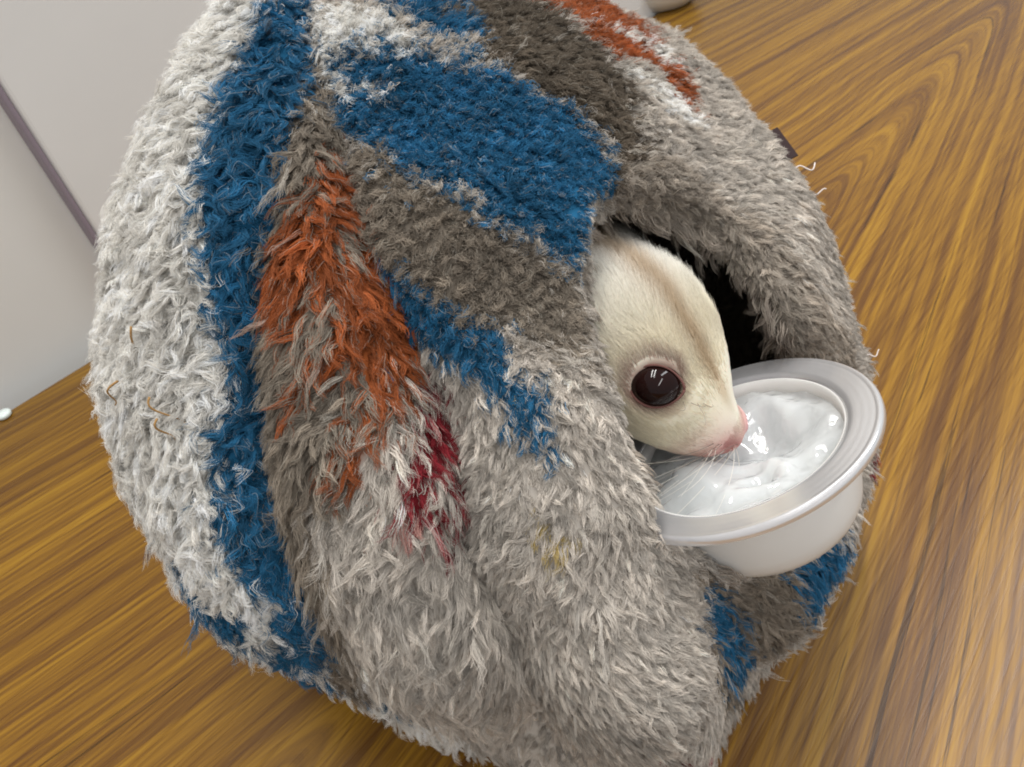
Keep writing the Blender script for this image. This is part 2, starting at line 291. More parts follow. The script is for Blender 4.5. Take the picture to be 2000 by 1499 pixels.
# seam grooves, folds and soft lumps
def seam3d(name, n=80):
    q = catmull(SEAMS[name], n); th, h = q[:, 0], q[:, 1]; ax, ay = axis(h); r = outer_radius(th, h)
    return np.stack([ax + r*np.cos(np.radians(th)), ay + r*np.sin(np.radians(th)), h], -1)
def rim3d():
    q = np.array(MOUTH + MOUTH[:1]); q = np.stack([np.interp(np.linspace(0, len(q) - 1, 120), np.arange(len(q)), q[:, i]) for i in (0, 1)], 1)
    ax, ay = axis(q[:, 1]); r = outer_radius(q[:, 0], q[:, 1]); return np.stack([ax + r*np.cos(np.radians(q[:, 0])), ay + r*np.sin(np.radians(q[:, 0])), q[:, 1]], -1)
MOUTH3 = rim3d()
def dist_to(P, line):
    d = np.full(len(P), 9.)
    for q in line: d = np.minimum(d, np.linalg.norm(P - q, axis=1))
    return d
disp = .020*(NZ[0](SV*9 + 50) - .5) + .010*(NZ[1](SV*22 + 50) - .5)
disp -= .030*gauss(dist_to(SV, seam3d('main')), .013)*np.clip((.90 - SV[:, 2])/.14, .35, 1)
disp -= .026*gauss(dist_to(SV, seam3d('left')), .012)*np.clip((.88 - SV[:, 2])/.16, .15, 1)
cs_ = chart(SV); lowm = np.clip((.52 - cs_[:, 1])/.10, 0, 1)
disp += .030*gauss(wrap(cs_[:, 0] + 81), 7)*lowm          # the front panel rolls over the lip
disp -= .034*gauss(wrap(cs_[:, 0] + 70), 6)*lowm*np.clip((cs_[:, 1] - .02)/.1, 0, 1)
dm_, dl_ = dist_to(SV, seam3d('main')), dist_to(SV, seam3d('left')); disp -= .036*gauss(np.minimum(dm_, dl_), .048)*np.clip((.80 - SV[:, 2])/.16, 0, 1)
facing = np.sign((NN*unit(SV - np.array([0, .73, .38]))).sum(1) + .05)[:, None]     # both faces of the padding move together
SV = SV + NN*facing*disp[:, None]
# the cup presses into the lip: whatever would be inside it is pushed below or aside
def cup_push(P, margin):
    d = P - CUP_C; ht = d@CUP_N; rad = d - ht[:, None]*CUP_N; rr = np.linalg.norm(rad, axis=1)
    dep = .0942 + margin
    rmax = np.where(ht > -.010, CUP_R + margin, CUP_R*(.785 + np.clip(ht/.0942, -1, 0)*.10) + margin)
    ins = (ht > -dep) & (ht < .02) & (rr < rmax)
    down = -dep - ht; out = rmax - rr
    useout = out < -down
    P = P.copy()
    k = ins & useout; P[k] += unit(rad[k])*out[k][:, None]
    k = ins & ~useout; P[k] += CUP_N*down[k][:, None]
    return P, ins
SV, pressed = cup_push(SV, .006)
for _ in range(3):      # relax the pressed area
    nb = np.zeros_like(SV); cnt = np.zeros(len(SV))
    for a, b in ((0, 1), (1, 2), (2, 0)):
        np.add.at(nb, SF[:, a], SV[SF[:, b]]); np.add.at(cnt, SF[:, a], 1)
    k = np.linalg.norm(SV - (CUP_C - .03*CUP_N), axis=1) < .2
    SV[k] = .5*SV[k] + .5*(nb[k]/cnt[k][:, None]); SV, _p = cup_push(SV, .004)
SV[:, 2] = np.maximum(SV[:, 2], .003)
NN = vnormals(SV, SF)

PAL = {'W': (.78, .755, .71), 'G': (.50, .455, .405), 'T': (.255, .215, .172), 'M': (.36, .312, .262), 'K': (.140, .112, .084), 'B': (.021, .128, .250),
       'R': (.32, .088, .026), 'D': (.215, .018, .026), 'P': (.40, .22, .19), 'Y': (.38, .29, .12), 'L': (.34, .29, .245)}
KEYS = list(PAL); PALA = np.array([PAL[k] for k in KEYS])
def label_at(P, jitter=True):
    c = chart(P); th, h = c[:, 0].copy(), c[:, 1].copy()
    if jitter:
        th += (NZ[2](P*40 + 90) - .5)*3.4 + rng.normal(0, .6, len(th)); h += (NZ[3](P*40 + 90) - .5)*.022 + rng.normal(0, .004, len(th))
    lab = np.full(len(th), KEYS.index('G'))
    ls = seam_at('left', h)
    left = (th < ls) | (th > 120); lab[left] = KEYS.index('W')
    lowblue = ((th < -118) | (th > 150)) & (h < .33 + .10*np.sin(np.radians(th*4))) & (h > .20); lab[lowblue] = KEYS.index('B')
    lab[(th > ls) & (th < seam_at('main', h)) & (h < .42)] = KEYS.index('G')
    band = (th > 45) & (th < 80) & (h < .7); lab[band] = KEYS.index('T')
    for L, poly in POLYS:
        q = np.stack([th, h], -1)
        for sh in (0, 360, -360):
            ins = inpoly(q + np.array([sh, 0]), poly); lab[ins] = KEYS.index(L)
    return lab, th, h
ax, ay = axis(SV[:, 2]); ch = chart(SV)
rad_in = outer_radius(ch[:, 0], ch[:, 1]) - np.hypot(SV[:, 0] - ax, SV[:, 1] - ay)
fc = SV[SF].mean(1); fch = chart(fc); fax, fay = axis(fc[:, 2]); fn = unit(np.cross(SV[SF[:, 1]] - SV[SF[:, 0]], SV[SF[:, 2]] - SV[SF[:, 0]]))
outward = unit(fc - np.array([.0, .73, .38]))
inner = (fn*outward).sum(1) < -.15
cave = empty('pet_cave', (.02*S, .72*S, 0))
tag(cave, 'round fleece pet cave in white, blue, rust and grey patches on the wooden table', 'pet cave')
ls, ms = seam_at('left', fch[:, 1]), seam_at('main', fch[:, 1])
panel = np.full(len(SF), 2)
panel[(fch[:, 0] < ls) | (fch[:, 0] > 110)] = 0
panel[(fch[:, 0] >= ls) & (fch[:, 0] < ms)] = 1
panel[(fch[:, 0] > 25) & (fch[:, 0] <= 110)] = 3
panel[(fch[:, 0] > -74) & (fch[:, 0] < -12) & (fch[:, 1] < .41)] = 4
panel[inner] = 5
panel[(fc[:, 2] < .012)] = 6
PN = {0: ('side_panel', 'white fleece side panel edged with a blue band'), 1: ('side_panel', 'taupe fleece panel with a large rust patch'),
      2: ('front_panel', 'grey and blue fleece front panel with the mouth opening'), 3: ('back_panel', 'grey fleece back panel'),
      4: ('mouth_lip', 'taupe and blue fleece lip below the mouth opening'), 5: ('lining', 'dark grey-brown inner lining'), 6: ('base', 'flat underside')}
fabric = attr_mat('fleece_backing', .95, 0, .1); fleece_mat = attr_mat('fleece_fibre', .75, .22, .25)
vl, _, _ = label_at(SV, False); vcol = PALA[vl]
panel_obj = {}
for p, (nm, lab) in PN.items():
    f = SF[panel == p]
    if not len(f): continue
    ids, inv = np.unique(f, return_inverse=True); me = mesh(nm, SV[ids], inv.reshape(-1, 3), fabric)
    tint(me, vcol[ids] if p < 5 else np.tile(PAL['L'], (len(ids), 1)))
    o = link(nm, me); place(o, cave); o['label'] = lab; panel_obj[p] = o

# ---- the pile: clumped locks of fibre
area_ = np.linalg.norm(np.cross(SV[SF[:, 1]] - SV[SF[:, 0]], SV[SF[:, 2]] - SV[SF[:, 0]]), axis=1)/2
def locks(sel, density, nf, k=6):
    """sample clump roots on the chosen faces; density per face, clumps per square unit"""
    lam = area_[sel]*density; cnt = rng.poisson(lam); fi = np.repeat(sel, cnt); n = len(fi)
    a, b = rng.random(n), rng.random(n); s = a + b > 1; a[s], b[s] = 1 - a[s], 1 - b[s]; c = 1 - a - b
    t = SF[fi]; P = a[:, None]*SV[t[:, 0]] + b[:, None]*SV[t[:, 1]] + c[:, None]*SV[t[:, 2]]
    N = unit(a[:, None]*NN[t[:, 0]] + b[:, None]*NN[t[:, 1]] + c[:, None]*NN[t[:, 2]])
    return P, N
def grow(P, N, flow, L, a0, a1, curl, rc, nf, conv, r0, k=6, frizz=.02):
    conv = np.broadcast_to(conv, (len(P),)); frizz = np.broadcast_to(frizz, (len(P),))
    n = len(P); s = np.linspace(0, 1, k)
    B = unit(np.cross(N, flow))
    ang = a0[:, None] + (a1 - a0)[:, None]*s[None, :]
    ds = 1/(k - 1)
    up = np.concatenate([np.zeros((n, 1)), np.cumsum(np.cos(ang[:, :-1])*ds, 1)], 1); fw = np.concatenate([np.zeros((n, 1)), np.cumsum(np.sin(ang[:, :-1])*ds, 1)], 1)
    ph = rng.random(n)*6.28; fr = rng.uniform(.5, 1.2, n)
    side = curl[:, None]*np.sin(6.28*fr[:, None]*s[None] + ph[:, None])*s[None] - curl[:, None]*np.sin(ph)[:, None]*s[None]*.3
    ox, oy = rng.normal(0, .55, (n, nf)), rng.normal(0, .55, (n, nf)); lf = rng.uniform(.62, 1.12, (n, nf))
    shrink = (1 - conv[:, None]*s[None]**.7)[:, None, :]
    Lx = L[:, None, None]*lf[:, :, None]
    U = up[:, None, :]*Lx; W = fw[:, None, :]*Lx; Sd = side[:, None, :]*Lx
    rcv = np.broadcast_to(rc, (n,))[:, None, None]
    Sd = Sd + ox[:, :, None]*rcv*shrink; W = W + oy[:, :, None]*rcv*shrink
    fz = frizz[:, None, None]*Lx*s[None, None, :]
    Sd = Sd + rng.normal(0, 1, (n, nf, k))*fz; U = U + rng.normal(0, 1, (n, nf, k))*fz*.8; W = W + rng.normal(0, 1, (n, nf, k))*fz
    U[:, :, 0] -= .002
    pts = P[:, None, None, :] + U[..., None]*N[:, None, None, :] + W[..., None]*flow[:, None, None, :] + Sd[..., None]*B[:, None, None, :]
    R = np.broadcast_to(r0, (n,))[:, None, None]*np.broadcast_to((1 - .75*s**1.5)[None, None, :], (n, nf, k))*rng.uniform(.7, 1.25, (n, nf, 1))
    return pts.reshape(n*nf, k, 3), R.reshape(n*nf, k)
def downflow(P, N, spread):
    d = np.array([0, 0, -1.]) - N*(-N[:, 2:3]); 
    rad = np.stack([P[:, 0] + .10, P[:, 1] - .75, 0*P[:, 0]], 1); rad = rad - N*(rad*N).sum(1)[:, None]
    d = unit(d + .6*unit(rad)); b = np.cross(N, d)
    swirl = (NZ[4](P*9 + 70) - .5)*1.7*spread + rng.normal(0, .45, len(P))*spread
    return unit(d*np.cos(swirl)[:, None] + b*np.sin(swirl)[:, None])
# spine and girth of the animal that will sit inside, nose first
SP = [(0.1925, 0.4105, 0.5100), (0.1880, 0.4095, 0.5135), (0.1770, 0.4095, 0.5190), (0.1592, 0.4174, 0.5326), (0.1387, 0.4357, 0.5552), (0.1240, 0.459, 0.5760), (0.1130, 0.488, 0.5880),
      (0.1034, 0.527, 0.582), (0.0972, 0.5798, 0.5661), (0.0884, 0.6346, 0.5222), (0.0771, 0.6860, 0.4601), (0.07, .735, .36), (.065, .755, .27), (.06, .77, .20), (.06, .775, .15)]
#      nose                              eyes                neck               body
WR = [.011, .0210, .0290, .0455, .0620, .0690, .0700, .0660, .068, .082, .098, .110, .112, .090, .02]
DR = [.011, .0190, .0260, .0420, .0590, .0650, .0630, .0590, .068, .082, .098, .110, .112, .090, .02]
VR = [.011, .0210, .0300, .0440, .0560, .0600, .0620, .0640, .068, .082, .098, .110, .112, .090, .02]
GU = unit(np.array([.551, -.2646, .7912]))

def in_head(P):
    c_ = catmull(SP, 90); rr_ = np.interp(np.linspace(0, len(SP) - 1, 90), np.arange(len(SP)), WR); ins = np.zeros(len(P), bool)
    k = np.where(np.linalg.norm(P - np.array([.13, .47, .56]), axis=1) < .3)[0]
    for q, r_ in zip(c_, rr_): ins[k] |= np.linalg.norm(P[k] - q, axis=1) < r_*.97
    return ins
total = 0
for p in range(6):
    if p not in panel_obj: continue
    sel = np.where(panel == p)[0]; th, h = fch[sel, 0], fch[sel, 1]
    near = ((th < 70) | (th > 150)) & (h > .30)
    if p == 4: near = h > .02
    dens = np.where(near, 34000., 5000.)*DENS
    if p == 2: dens = dens*np.where(h > .63, 1.75, 1.4)
    if p == 5: dens = np.where((th > -110) & (th < 0), 9000., 6500.)*DENS
    if p == 3: dens = np.full(len(sel), 8000.)*DENS
    nf = (25, 25, 21, 14, 22, 13)[p]
    P, N = locks(sel, dens, nf)
    lab, th, h = label_at(P); n = len(P)
    # pile length and stance by region
    L = np.full(n, .020); a0 = np.full(n, .5); a1 = np.full(n, 1.45); curl = np.full(n, .12); sp = np.full(n, 1.0); rc = np.full(n, .0040); conv = np.full(n, .72); frz = np.full(n, .022)
    if p == 0: L[:] = .0220; a0[:] = .30; a1[:] = 1.72; curl[:] = .34; sp[:] = 1.8; rc[:] = .0046; frz[:] = .050; conv[:] = .64
    if p == 1: L[:] = .026; a0[:] = .85; a1[:] = 1.55; curl[:] = .12; sp[:] = .62; rc[:] = .0046; conv[:] = .70; frz[:] = .035
    if p == 2:
        top = 1/(1 + np.exp(-(h - .66)/.02)); top = np.where(th < -40, top, top*.55)
        L[:] = .0155 - .0045*top; a0[:] = .80 - .62*top; a1[:] = 1.50 - .55*top; sp[:] = .65 + 1.7*top; curl[:] = .08 + .2*top; rc[:] = .0041; conv[:] = .68 - .30*top; frz[:] = .035 + .065*top
    if p == 5: L[:] = .022; rc[:] = .0075; conv[:] = .45; lab[:] = KEYS.index('L')
    L *= rng.uniform(.6, 1.25, n)*(.7 + .6*NZ[5](P*30 + 40))
    for nm_ in ('main', 'left', 'lip'):
        dd = dist_to(P, seam3d(nm_, 60)); L *= 1 - .80*gauss(dd, .013)
    if p in (2, 4): L *= 1 - .35*gauss(dist_to(P, MOUTH3), .035)
    a1 = a1 + rng.normal(0, .18, n); a0 = a0 + rng.normal(0, .2, n)
    under = rng.random(n) < .30; L[under] *= .55; rc[under] *= 1.5; conv[under] *= .3
    lone = rng.random(n) < .006; L[lone] *= 1.7; rc[lone] *= .55; a1[lone] -= .35
    fl = downflow(P, N, 1.0); b = np.cross(N, fl); extra = rng.normal(0, .35, n)*(sp - .6)*1.3
    fl = unit(fl*np.cos(extra)[:, None] + b*np.sin(extra)[:, None])
    pts, R = grow(P, N, fl, L, np.clip(a0, 0, 1.4), np.clip(a1, .3, 1.75), curl*rng.uniform(.3, 1.5, n), rc, nf, conv, .00029, frizz=frz)
    base = PALA[lab]
    val = np.exp(rng.normal(0, .20, n))*(.82 + .36*NZ[0](P*28 + 20)); base = base*val[:, None]
    base[lone] = base[lone]*.5 + .5*np.array([.55, .52, .47])*np.where(lab[lone] == KEYS.index('B'), .35, 1)[:, None]
    C = np.repeat(base, nf, 0)
    if p < 5:       # fibres of neighbouring patches are felted into each other
        lab2, _, _ = label_at(P + rng.normal(0, .007, P.shape)); sw = rng.random(n*nf) < .30
        C[sw] = np.repeat(PALA[lab2]*val[:, None], nf, 0)[sw]
    C = C*np.exp(rng.normal(0, .13, (n*nf, 1)))
    bleach = rng.random(n*nf) < .06; C[bleach] = C[bleach]*.55 + np.array([.5, .47, .40])*.45
    C = np.clip(C*np.array([1, .995, .99]), 0, .86)
    keep = np.ones(len(pts), bool)
    tip = pts[:, -1]; _, ins = cup_push(tip, .0); keep &= ~ins
    mid = pts[:, 3]; _, ins = cup_push(mid, .0); keep &= ~ins
    if p == 5: R *= 1.5
    if p in (2, 4, 5): keep &= ~in_head(tip); keep &= ~in_head(mid)
    pts[..., 2] = np.maximum(pts[..., 2], .002)
    o = strands('fleece_pile', pts[keep], R[keep], C[keep], fleece_mat, panel_obj[p]); o['kind'] = 'stuff'; total += int(keep.sum())
print('pile strands', total)

# ------------------------------------------------------------------ jelly cup wedged in the mouth
def plastic(name, milk, col):
    m, t, b = nodes(name); t.nodes.remove(b)
    tr = add(t, 'ShaderNodeBsdfTransparent'); tr.inputs[0].default_value = (.93, .94, .965, 1)
    gl = add(t, 'ShaderNodeBsdfGlossy'); gl.inputs['Roughness'].default_value = .22
    fr = add(t, 'ShaderNodeFresnel'); fr.inputs[0].default_value = 1.5
    m0 = add(t, 'ShaderNodeMixShader'); t.links.new(fr.outputs[0], m0.inputs[0]); t.links.new(tr.outputs[0], m0.inputs[1]); t.links.new(gl.outputs[0], m0.inputs[2])
    d = add(t, 'ShaderNodeBsdfTranslucent'); d.inputs[0].default_value = (*col, 1)
    p = add(t, 'ShaderNodeBsdfPrincipled'); p.inputs['Base Color'].default_value = (*col, 1); p.inputs['Roughness'].default_value = .22
    m1 = add(t, 'ShaderNodeMixShader'); m1.inputs[0].default_value = .55; t.links.new(d.outputs[0], m1.inputs[1]); t.links.new(p.outputs[0], m1.inputs[2])
    m2 = add(t, 'ShaderNodeMixShader'); m2.inputs[0].default_value = milk; t.links.new(m0.outputs[0], m2.inputs[1]); t.links.new(m1.outputs[0], m2.inputs[2])
    t.links.new(m2.outputs[0], t.nodes['Material Output'].inputs[0])
    return m
def jelly_mat():
    m, t, b = nodes('milky_jelly')
    b.inputs['Base Color'].default_value = (.72, .745, .75, 1); b.inputs['Roughness'].default_value = .05; b.inputs['IOR'].default_value = 1.42
    b.inputs['Subsurface Weight'].default_value = 1.0; b.inputs['Subsurface Radius'].default_value = (1, 1, 1); b.inputs['Subsurface Scale'].default_value = .016
    b.inputs['Transmission Weight'].default_value = .30; b.inputs['Coat Weight'].default_value = .8; b.inputs['Coat Roughness'].default_value = .02
    co = add(t, 'ShaderNodeTexCoord'); n = add(t, 'ShaderNodeTexNoise'); n.inputs['Scale'].default_value = 330; n.inputs['Detail'].default_value = 1.0; n.inputs['Distortion'].default_value = .6
    t.links.new(co.outputs['Object'], n.inputs['Vector']); bp = add(t, 'ShaderNodeBump'); bp.inputs['Strength'].default_value = .40; bp.inputs['Distance'].default_value = .0012
    t.links.new(n.outputs['Fac'], bp.inputs['Height']); t.links.new(bp.outputs[0], b.inputs['Normal']); t.links.new(bp.outputs[0], b.inputs['Coat Normal'])
    return m
cup = empty('jelly_cup', tuple((CUP_C - .0942*CUP_N)*S))
tag(cup, 'clear plastic cup of white jelly wedged tilted in the cave mouth', 'jelly cup')
R = CUP_R
body_prof = [(0.0, -.785*R), (.40*R, -.785*R), (.50*R, -.777*R), (.58*R, -.752*R), (.645*R, -.705*R), (.69*R, -.635*R), (.715*R, -.54*R), (.738*R, -.35*R), (.762*R, -.10*R), (.772*R, -.02*R),
             (.755*R, -.02*R), (.744*R, -.10*R), (.719*R, -.35*R), (.696*R, -.53*R), (.67*R, -.62*R), (.63*R, -.685*R), (.57*R, -.73*R), (.49*R, -.757*R), (.40*R, -.765*R), (0.0, -.765*R)]
V, F = lathe(body_prof, CUP_C, CUP_N); o = link('cup_body', mesh('cup_body', V, F, plastic('milky_plastic', .92, (.97, .955, .93)))); place(o, cup)
fl = [(.768*R, -.075*R), (.768*R, -.015*R), (.785*R, .0), (.80*R, .006*R)]
for i in range(7):
    a = .81 + .023*i; fl += [(a*R, (.012 + .0003*(i % 2))*R), ((a + .012)*R, (.012 + .0003*(i % 2))*R)]
fl += [(.975*R, .020*R), (.992*R, .010*R), (1.0*R, -.008*R), (1.0*R, -.045*R), (.985*R, -.060*R), (.970*R, -.045*R), (.962*R, -.022*R), (.80*R, -.028*R), (.790*R, -.075*R), (.768*R, -.075*R)]
V, F = lathe(fl, CUP_C, CUP_N, 128); o = link('flange', mesh('flange', V, F, plastic('clear_plastic', .32, (.95, .95, .975)))); place(o, cup)
# jelly: scooped, lumpy top with sharp little ridges, closed to a solid inside the cup
n_r, n_a = 120, 320; u_ = np.cross(CUP_N, [0, 1., 0]); u_ = unit(u_); v_ = np.cross(CUP_N, u_)
rr = np.linspace(0, 1, n_r); aa = np.linspace(0, 2*math.pi, n_a, endpoint=False); RR, AA = np.meshgrid(rr, aa, indexing='ij')
jr = .728*R
Pp = (RR*np.cos(AA))[..., None]*u_ + (RR*np.sin(AA))[..., None]*v_
q = Pp*3.1
def soft_ridge(x, e): return 1 - np.sqrt((2*x - 1)**2 + e*e)
hgt = -.15 + .26*(NZ[0](q*.62 + 44) - .5) + .13*(soft_ridge(NZ[1](q*.8 + 60), .25) - .5) + .055*(soft_ridge(NZ[2](q*1.4 + 30), .22) - .5) + .020*(NZ[3](q*2.6 + 20) - .5)
scoop = np.array([.1835, .4100, .545]) - CUP_C; scoop = (scoop - CUP_N*(scoop@CUP_N))/jr
hgt -= .20*gauss(np.linalg.norm(Pp - scoop, axis=-1), .38)
edge = np.clip((RR - .8)/.2, 0, 1); hgt = hgt*(1 - edge**2) + edge**2*(-.08 - .06*NZ[4](q*2 + 11))
Vj = CUP_C + Pp*jr + (hgt*R)[..., None]*CUP_N
top = Vj.reshape(-1, 3).tolist(); Fj = []
for i in range(n_r - 1):
    for j in range(n_a):
        k = (j + 1) % n_a; Fj.append((i*n_a + j, i*n_a + k, (i + 1)*n_a + k, (i + 1)*n_a + j))
base_i = (n_r - 1)*n_a; cur = base_i
for (rf, hf) in [(.715, -.35), (.692, -.53), (.665, -.62), (.625, -.685), (.565, -.725), (.485, -.752), (.3, -.762)]:
    st = len(top); ring = CUP_C + (np.cos(aa)[:, None]*u_ + np.sin(aa)[:, None]*v_)*rf*R + hf*R*CUP_N; top += ring.tolist()
    for j in range(n_a):
        k = (j + 1) % n_a; Fj.append((cur + j, cur + k, st + k, st + j))
    cur = st
Fj.append(tuple(cur + j for j in range(n_a)))
me = mesh('jelly', top, Fj, jelly_mat()); bm = bmesh.new(); bm.from_mesh(me); bmesh.ops.remove_doubles(bm, verts=bm.verts, dist=1e-7); bmesh.ops.recalc_face_normals(bm, faces=bm.faces); bm.to_mesh(me); bm.free()
me.polygons.foreach_set('use_smooth', np.ones(len(me.polygons), bool))
o = link('jelly', me); place(o, cup)

# ------------------------------------------------------------------ sugar glider looking out of the mouth, nose in the jelly
nsec, nphi = 130, 72
sp = catmull(SP, nsec); wr = np.maximum(catmull([(a, 0) for a in WR], nsec)[:, 0], .0015); dr = np.maximum(catmull([(a, 0) for a in DR], nsec)[:, 0], .0015); vr = np.maximum(catmull([(a, 0) for a in VR], nsec)[:, 0], .0015)
T = -unit(np.gradient(sp, axis=0)); U = np.zeros_like(sp); u0 = GU
for i in range(nsec): u0 = unit(u0 - T[i]*(u0@T[i])); U[i] = u0
Lz = -np.cross(T, U)
if Lz[40]@np.array([-.5939, -.7904, .1492]) < 0: Lz = -Lz
phi = np.linspace(-180, 180, nphi, endpoint=False); ph = np.radians(phi)
cc, ss = np.cos(ph), np.sin(ph)
dv = np.where(cc[None] > 0, dr[:, None]*cc[None], vr[:, None]*cc[None])
GV = sp[:, None] + dv[..., None]*U[:, None] + (wr[:, None]*ss[None])[..., None]*Lz[:, None]
EYE_R = .0220
def on_head(t, phid, out=0.):
    """point on the head skin at spine parameter t (control-point units) and angle"""
    i = int(round(t/(len(SP) - 1)*(nsec - 1))); p = math.radians(phid); c, s = math.cos(p), math.sin(p)
    d = (dr[i] if c > 0 else vr[i])*c*U[i] + wr[i]*s*Lz[i]; return sp[i] + d + unit(d)*out, unit(d)
eyes = [on_head(4.36, 58, -.0120), on_head(4.36, -58, -.0165)]
GN = unit(GV - sp[:, None])
# sockets, ears, muzzle shaping
for (e, dn) in eyes:
    d = np.linalg.norm(GV - e, axis=-1); GV += GN*(.0030*gauss(d - .027, .008))[..., None] - GN*(.012*gauss(d, .018))[..., None]
for sgn in (1, -1):
    q, dn = on_head(5.6, 62*sgn); d = np.linalg.norm(GV - q, axis=-1); GV += (dn*.9 - T[70]*.35)*(.011*gauss(d, .012))[..., None]
for sgn in (1, -1):    # cheek pads of the muzzle
    q, dn = on_head(2.2, 100*sgn); d = np.linalg.norm(GV - q, axis=-1); GV += dn*(.0035*gauss(d, .010))[..., None]
for sgn in (1, -1):    # nostrils
    q, dn = on_head(.62, 62*sgn); d = np.linalg.norm(GV - q, axis=-1); GV -= dn*(.0045*gauss(d, .0036))[..., None]
PARG = np.linspace(0, len(SP) - 1, nsec)[:, None]
GV -= GN*(.0030*gauss(np.abs(phi)[None] - 118 - 3*PARG, 5)*np.clip((PARG - .9)/.3, 0, 1)*np.clip((3.1 - PARG)/.5, 0, 1))[..., None]   # mouth line
GF = []
for i in range(nsec - 1):
    for j in range(nphi):
        k = (j + 1) % nphi; GF.append((i*nphi + j, i*nphi + k, (i + 1)*nphi + k, (i + 1)*nphi + j))
GF.append(tuple(range(nphi))); GF.append(tuple((nsec - 1)*nphi + j for j in range(nphi - 1, -1, -1)))
par = np.linspace(0, len(SP) - 1, nsec)[:, None]; PHI = phi[None]
def blend(a, b, m): return a*(1 - m[..., None]) + np.asarray(b)*m[..., None]
def coat(tt, pp, P):
    """fur colour: cream head, white cheeks, caramel stripe on the midline, pink muzzle"""
    c = np.tile(np.array([.82, .765, .64]), (*tt.shape, 1))
    c = blend(c, (.84, .815, .765), np.clip((tt - 4.8)/1.4, 0, 1))
    c = blend(c, (.80, .72, .55), gauss(tt - 3.6, 1.0)*np.clip(np.cos(np.radians(pp - 60)) + .3, 0, 1)*.8)
    wid = np.interp(tt, [1, 2.5, 4, 6, 8], [4, 8, 7, 11, 16]); st = gauss(pp - 12, wid)*np.clip((tt - 2.0)/1.2, 0, 1)
    c = blend(c, (.48, .34, .20), st*.72)
    pk = np.clip((3.3 - tt)/1.3, 0, 1)*np.clip((np.abs(pp) - 12)/55, 0, 1); pk = np.maximum(pk, np.clip((1.9 - tt)/.7, 0, 1)*.8)
    c = blend(c, (.58, .29, .27), pk*.95)
    c = blend(c, (.45, .16, .15), gauss(np.abs(pp) - 128 + 6*(tt - 2), 7)*np.clip((2.9 - tt)/.4, 0, 1)*np.clip((tt - 1)/.3, 0, 1)*.6)
    for e, dn in eyes:
        d = np.linalg.norm(P - e, axis=-1); c = blend(c, (.30, .15, .12), gauss(np.maximum(d - EYE_R*.98, 0), .0055)*.8); corner = e + T[40]*EYE_R*1.05; c = blend(c, (.42, .10, .09), gauss(np.linalg.norm(P - corner, axis=-1), .006)*.8)
    return c
glider = empty('sugar_glider', tuple(np.array([.06, .77, .065])*S))
tag(glider, 'cream sugar glider leaning out of the fleece cave, nose in the jelly', 'sugar glider')
skin = attr_mat('glider_skin', .6, 0, .3); tsk = nodes and skin.node_tree.nodes['Principled BSDF']; tsk.inputs['Subsurface Weight'].default_value = .35; tsk.inputs['Subsurface Scale'].default_value = .0015; tsk.inputs['Subsurface Radius'].default_value = (1, .5, .4)
me = mesh('body', GV, GF, skin)
sk = coat(np.broadcast_to(par, GV.shape[:2]), np.broadcast_to(PHI, GV.shape[:2]), GV)
nosem = np.clip((1.25 - par)/.5, 0, 1)*np.ones_like(PHI); sk = blend(sk, (.58, .29, .29), nosem)
for sgn in (1, -1): q, dn = on_head(.62, 62*sgn); sk = blend(sk, (.33, .09, .09), gauss(np.linalg.norm(GV - q, axis=-1), .0042)*.85)
fre = np.clip((NZ[2](GV*150) - .62)*7, 0, 1)*np.clip((3.2 - par)/.8, 0, 1)*np.clip((np.abs(PHI) - 40)/30, 0, 1); sk = blend(sk, (.45, .16, .16), fre*.7)
tint(me, sk.reshape(-1, 3)); body = link('body', me); place(body, glider)
eyemat = plain('dark_eye', (.011, .0035, .003), .06, .22)
lidmat = plain('eyelid_skin', (.15, .07, .06), .8, .08)
for e, dn in eyes:
    eh = np.array([.96, -.10, -.25]); eh = unit(eh - dn*(eh@dn)); ev = np.cross(dn, eh)     # a little longer than high
    V, F = [], []
    for i in range(25):
        for j in range(40):
            a, b = math.pi*i/24, 2*math.pi*j/40; V.append(e + EYE_R*(dn*math.cos(a) + math.sin(a)*(eh*math.cos(b)*1.03 + ev*math.sin(b)*.88)))
    for i in range(24):
        for j in range(40): k = (j + 1) % 40; F.append((i*40 + j, i*40 + k, (i + 1)*40 + k, (i + 1)*40 + j))
    o = link('eye', mesh('eye', V, F, eyemat)); place(o, glider)
    # lid: a soft dark-pink rim where the ball meets the skin, drawn to a point towards the nose
    a1_ = unit(T[38] - dn*(T[38]@dn)); a2_ = np.cross(dn, a1_); ang = np.linspace(0, 2*math.pi, 49)
    ring = [e + dn*(.0112 - .0012*math.cos(2*a)) + EYE_R*.90*(eh*math.cos(a)*1.03*(1.0 + .14*max(0, math.cos(a))**6) + ev*math.sin(a)*.88) for a in ang]
    V, F = tube(ring, .0010 + .0002*np.cos(3*ang), 8); o = link('eyelid', mesh('eyelid', V, F, lidmat)); place(o, glider)
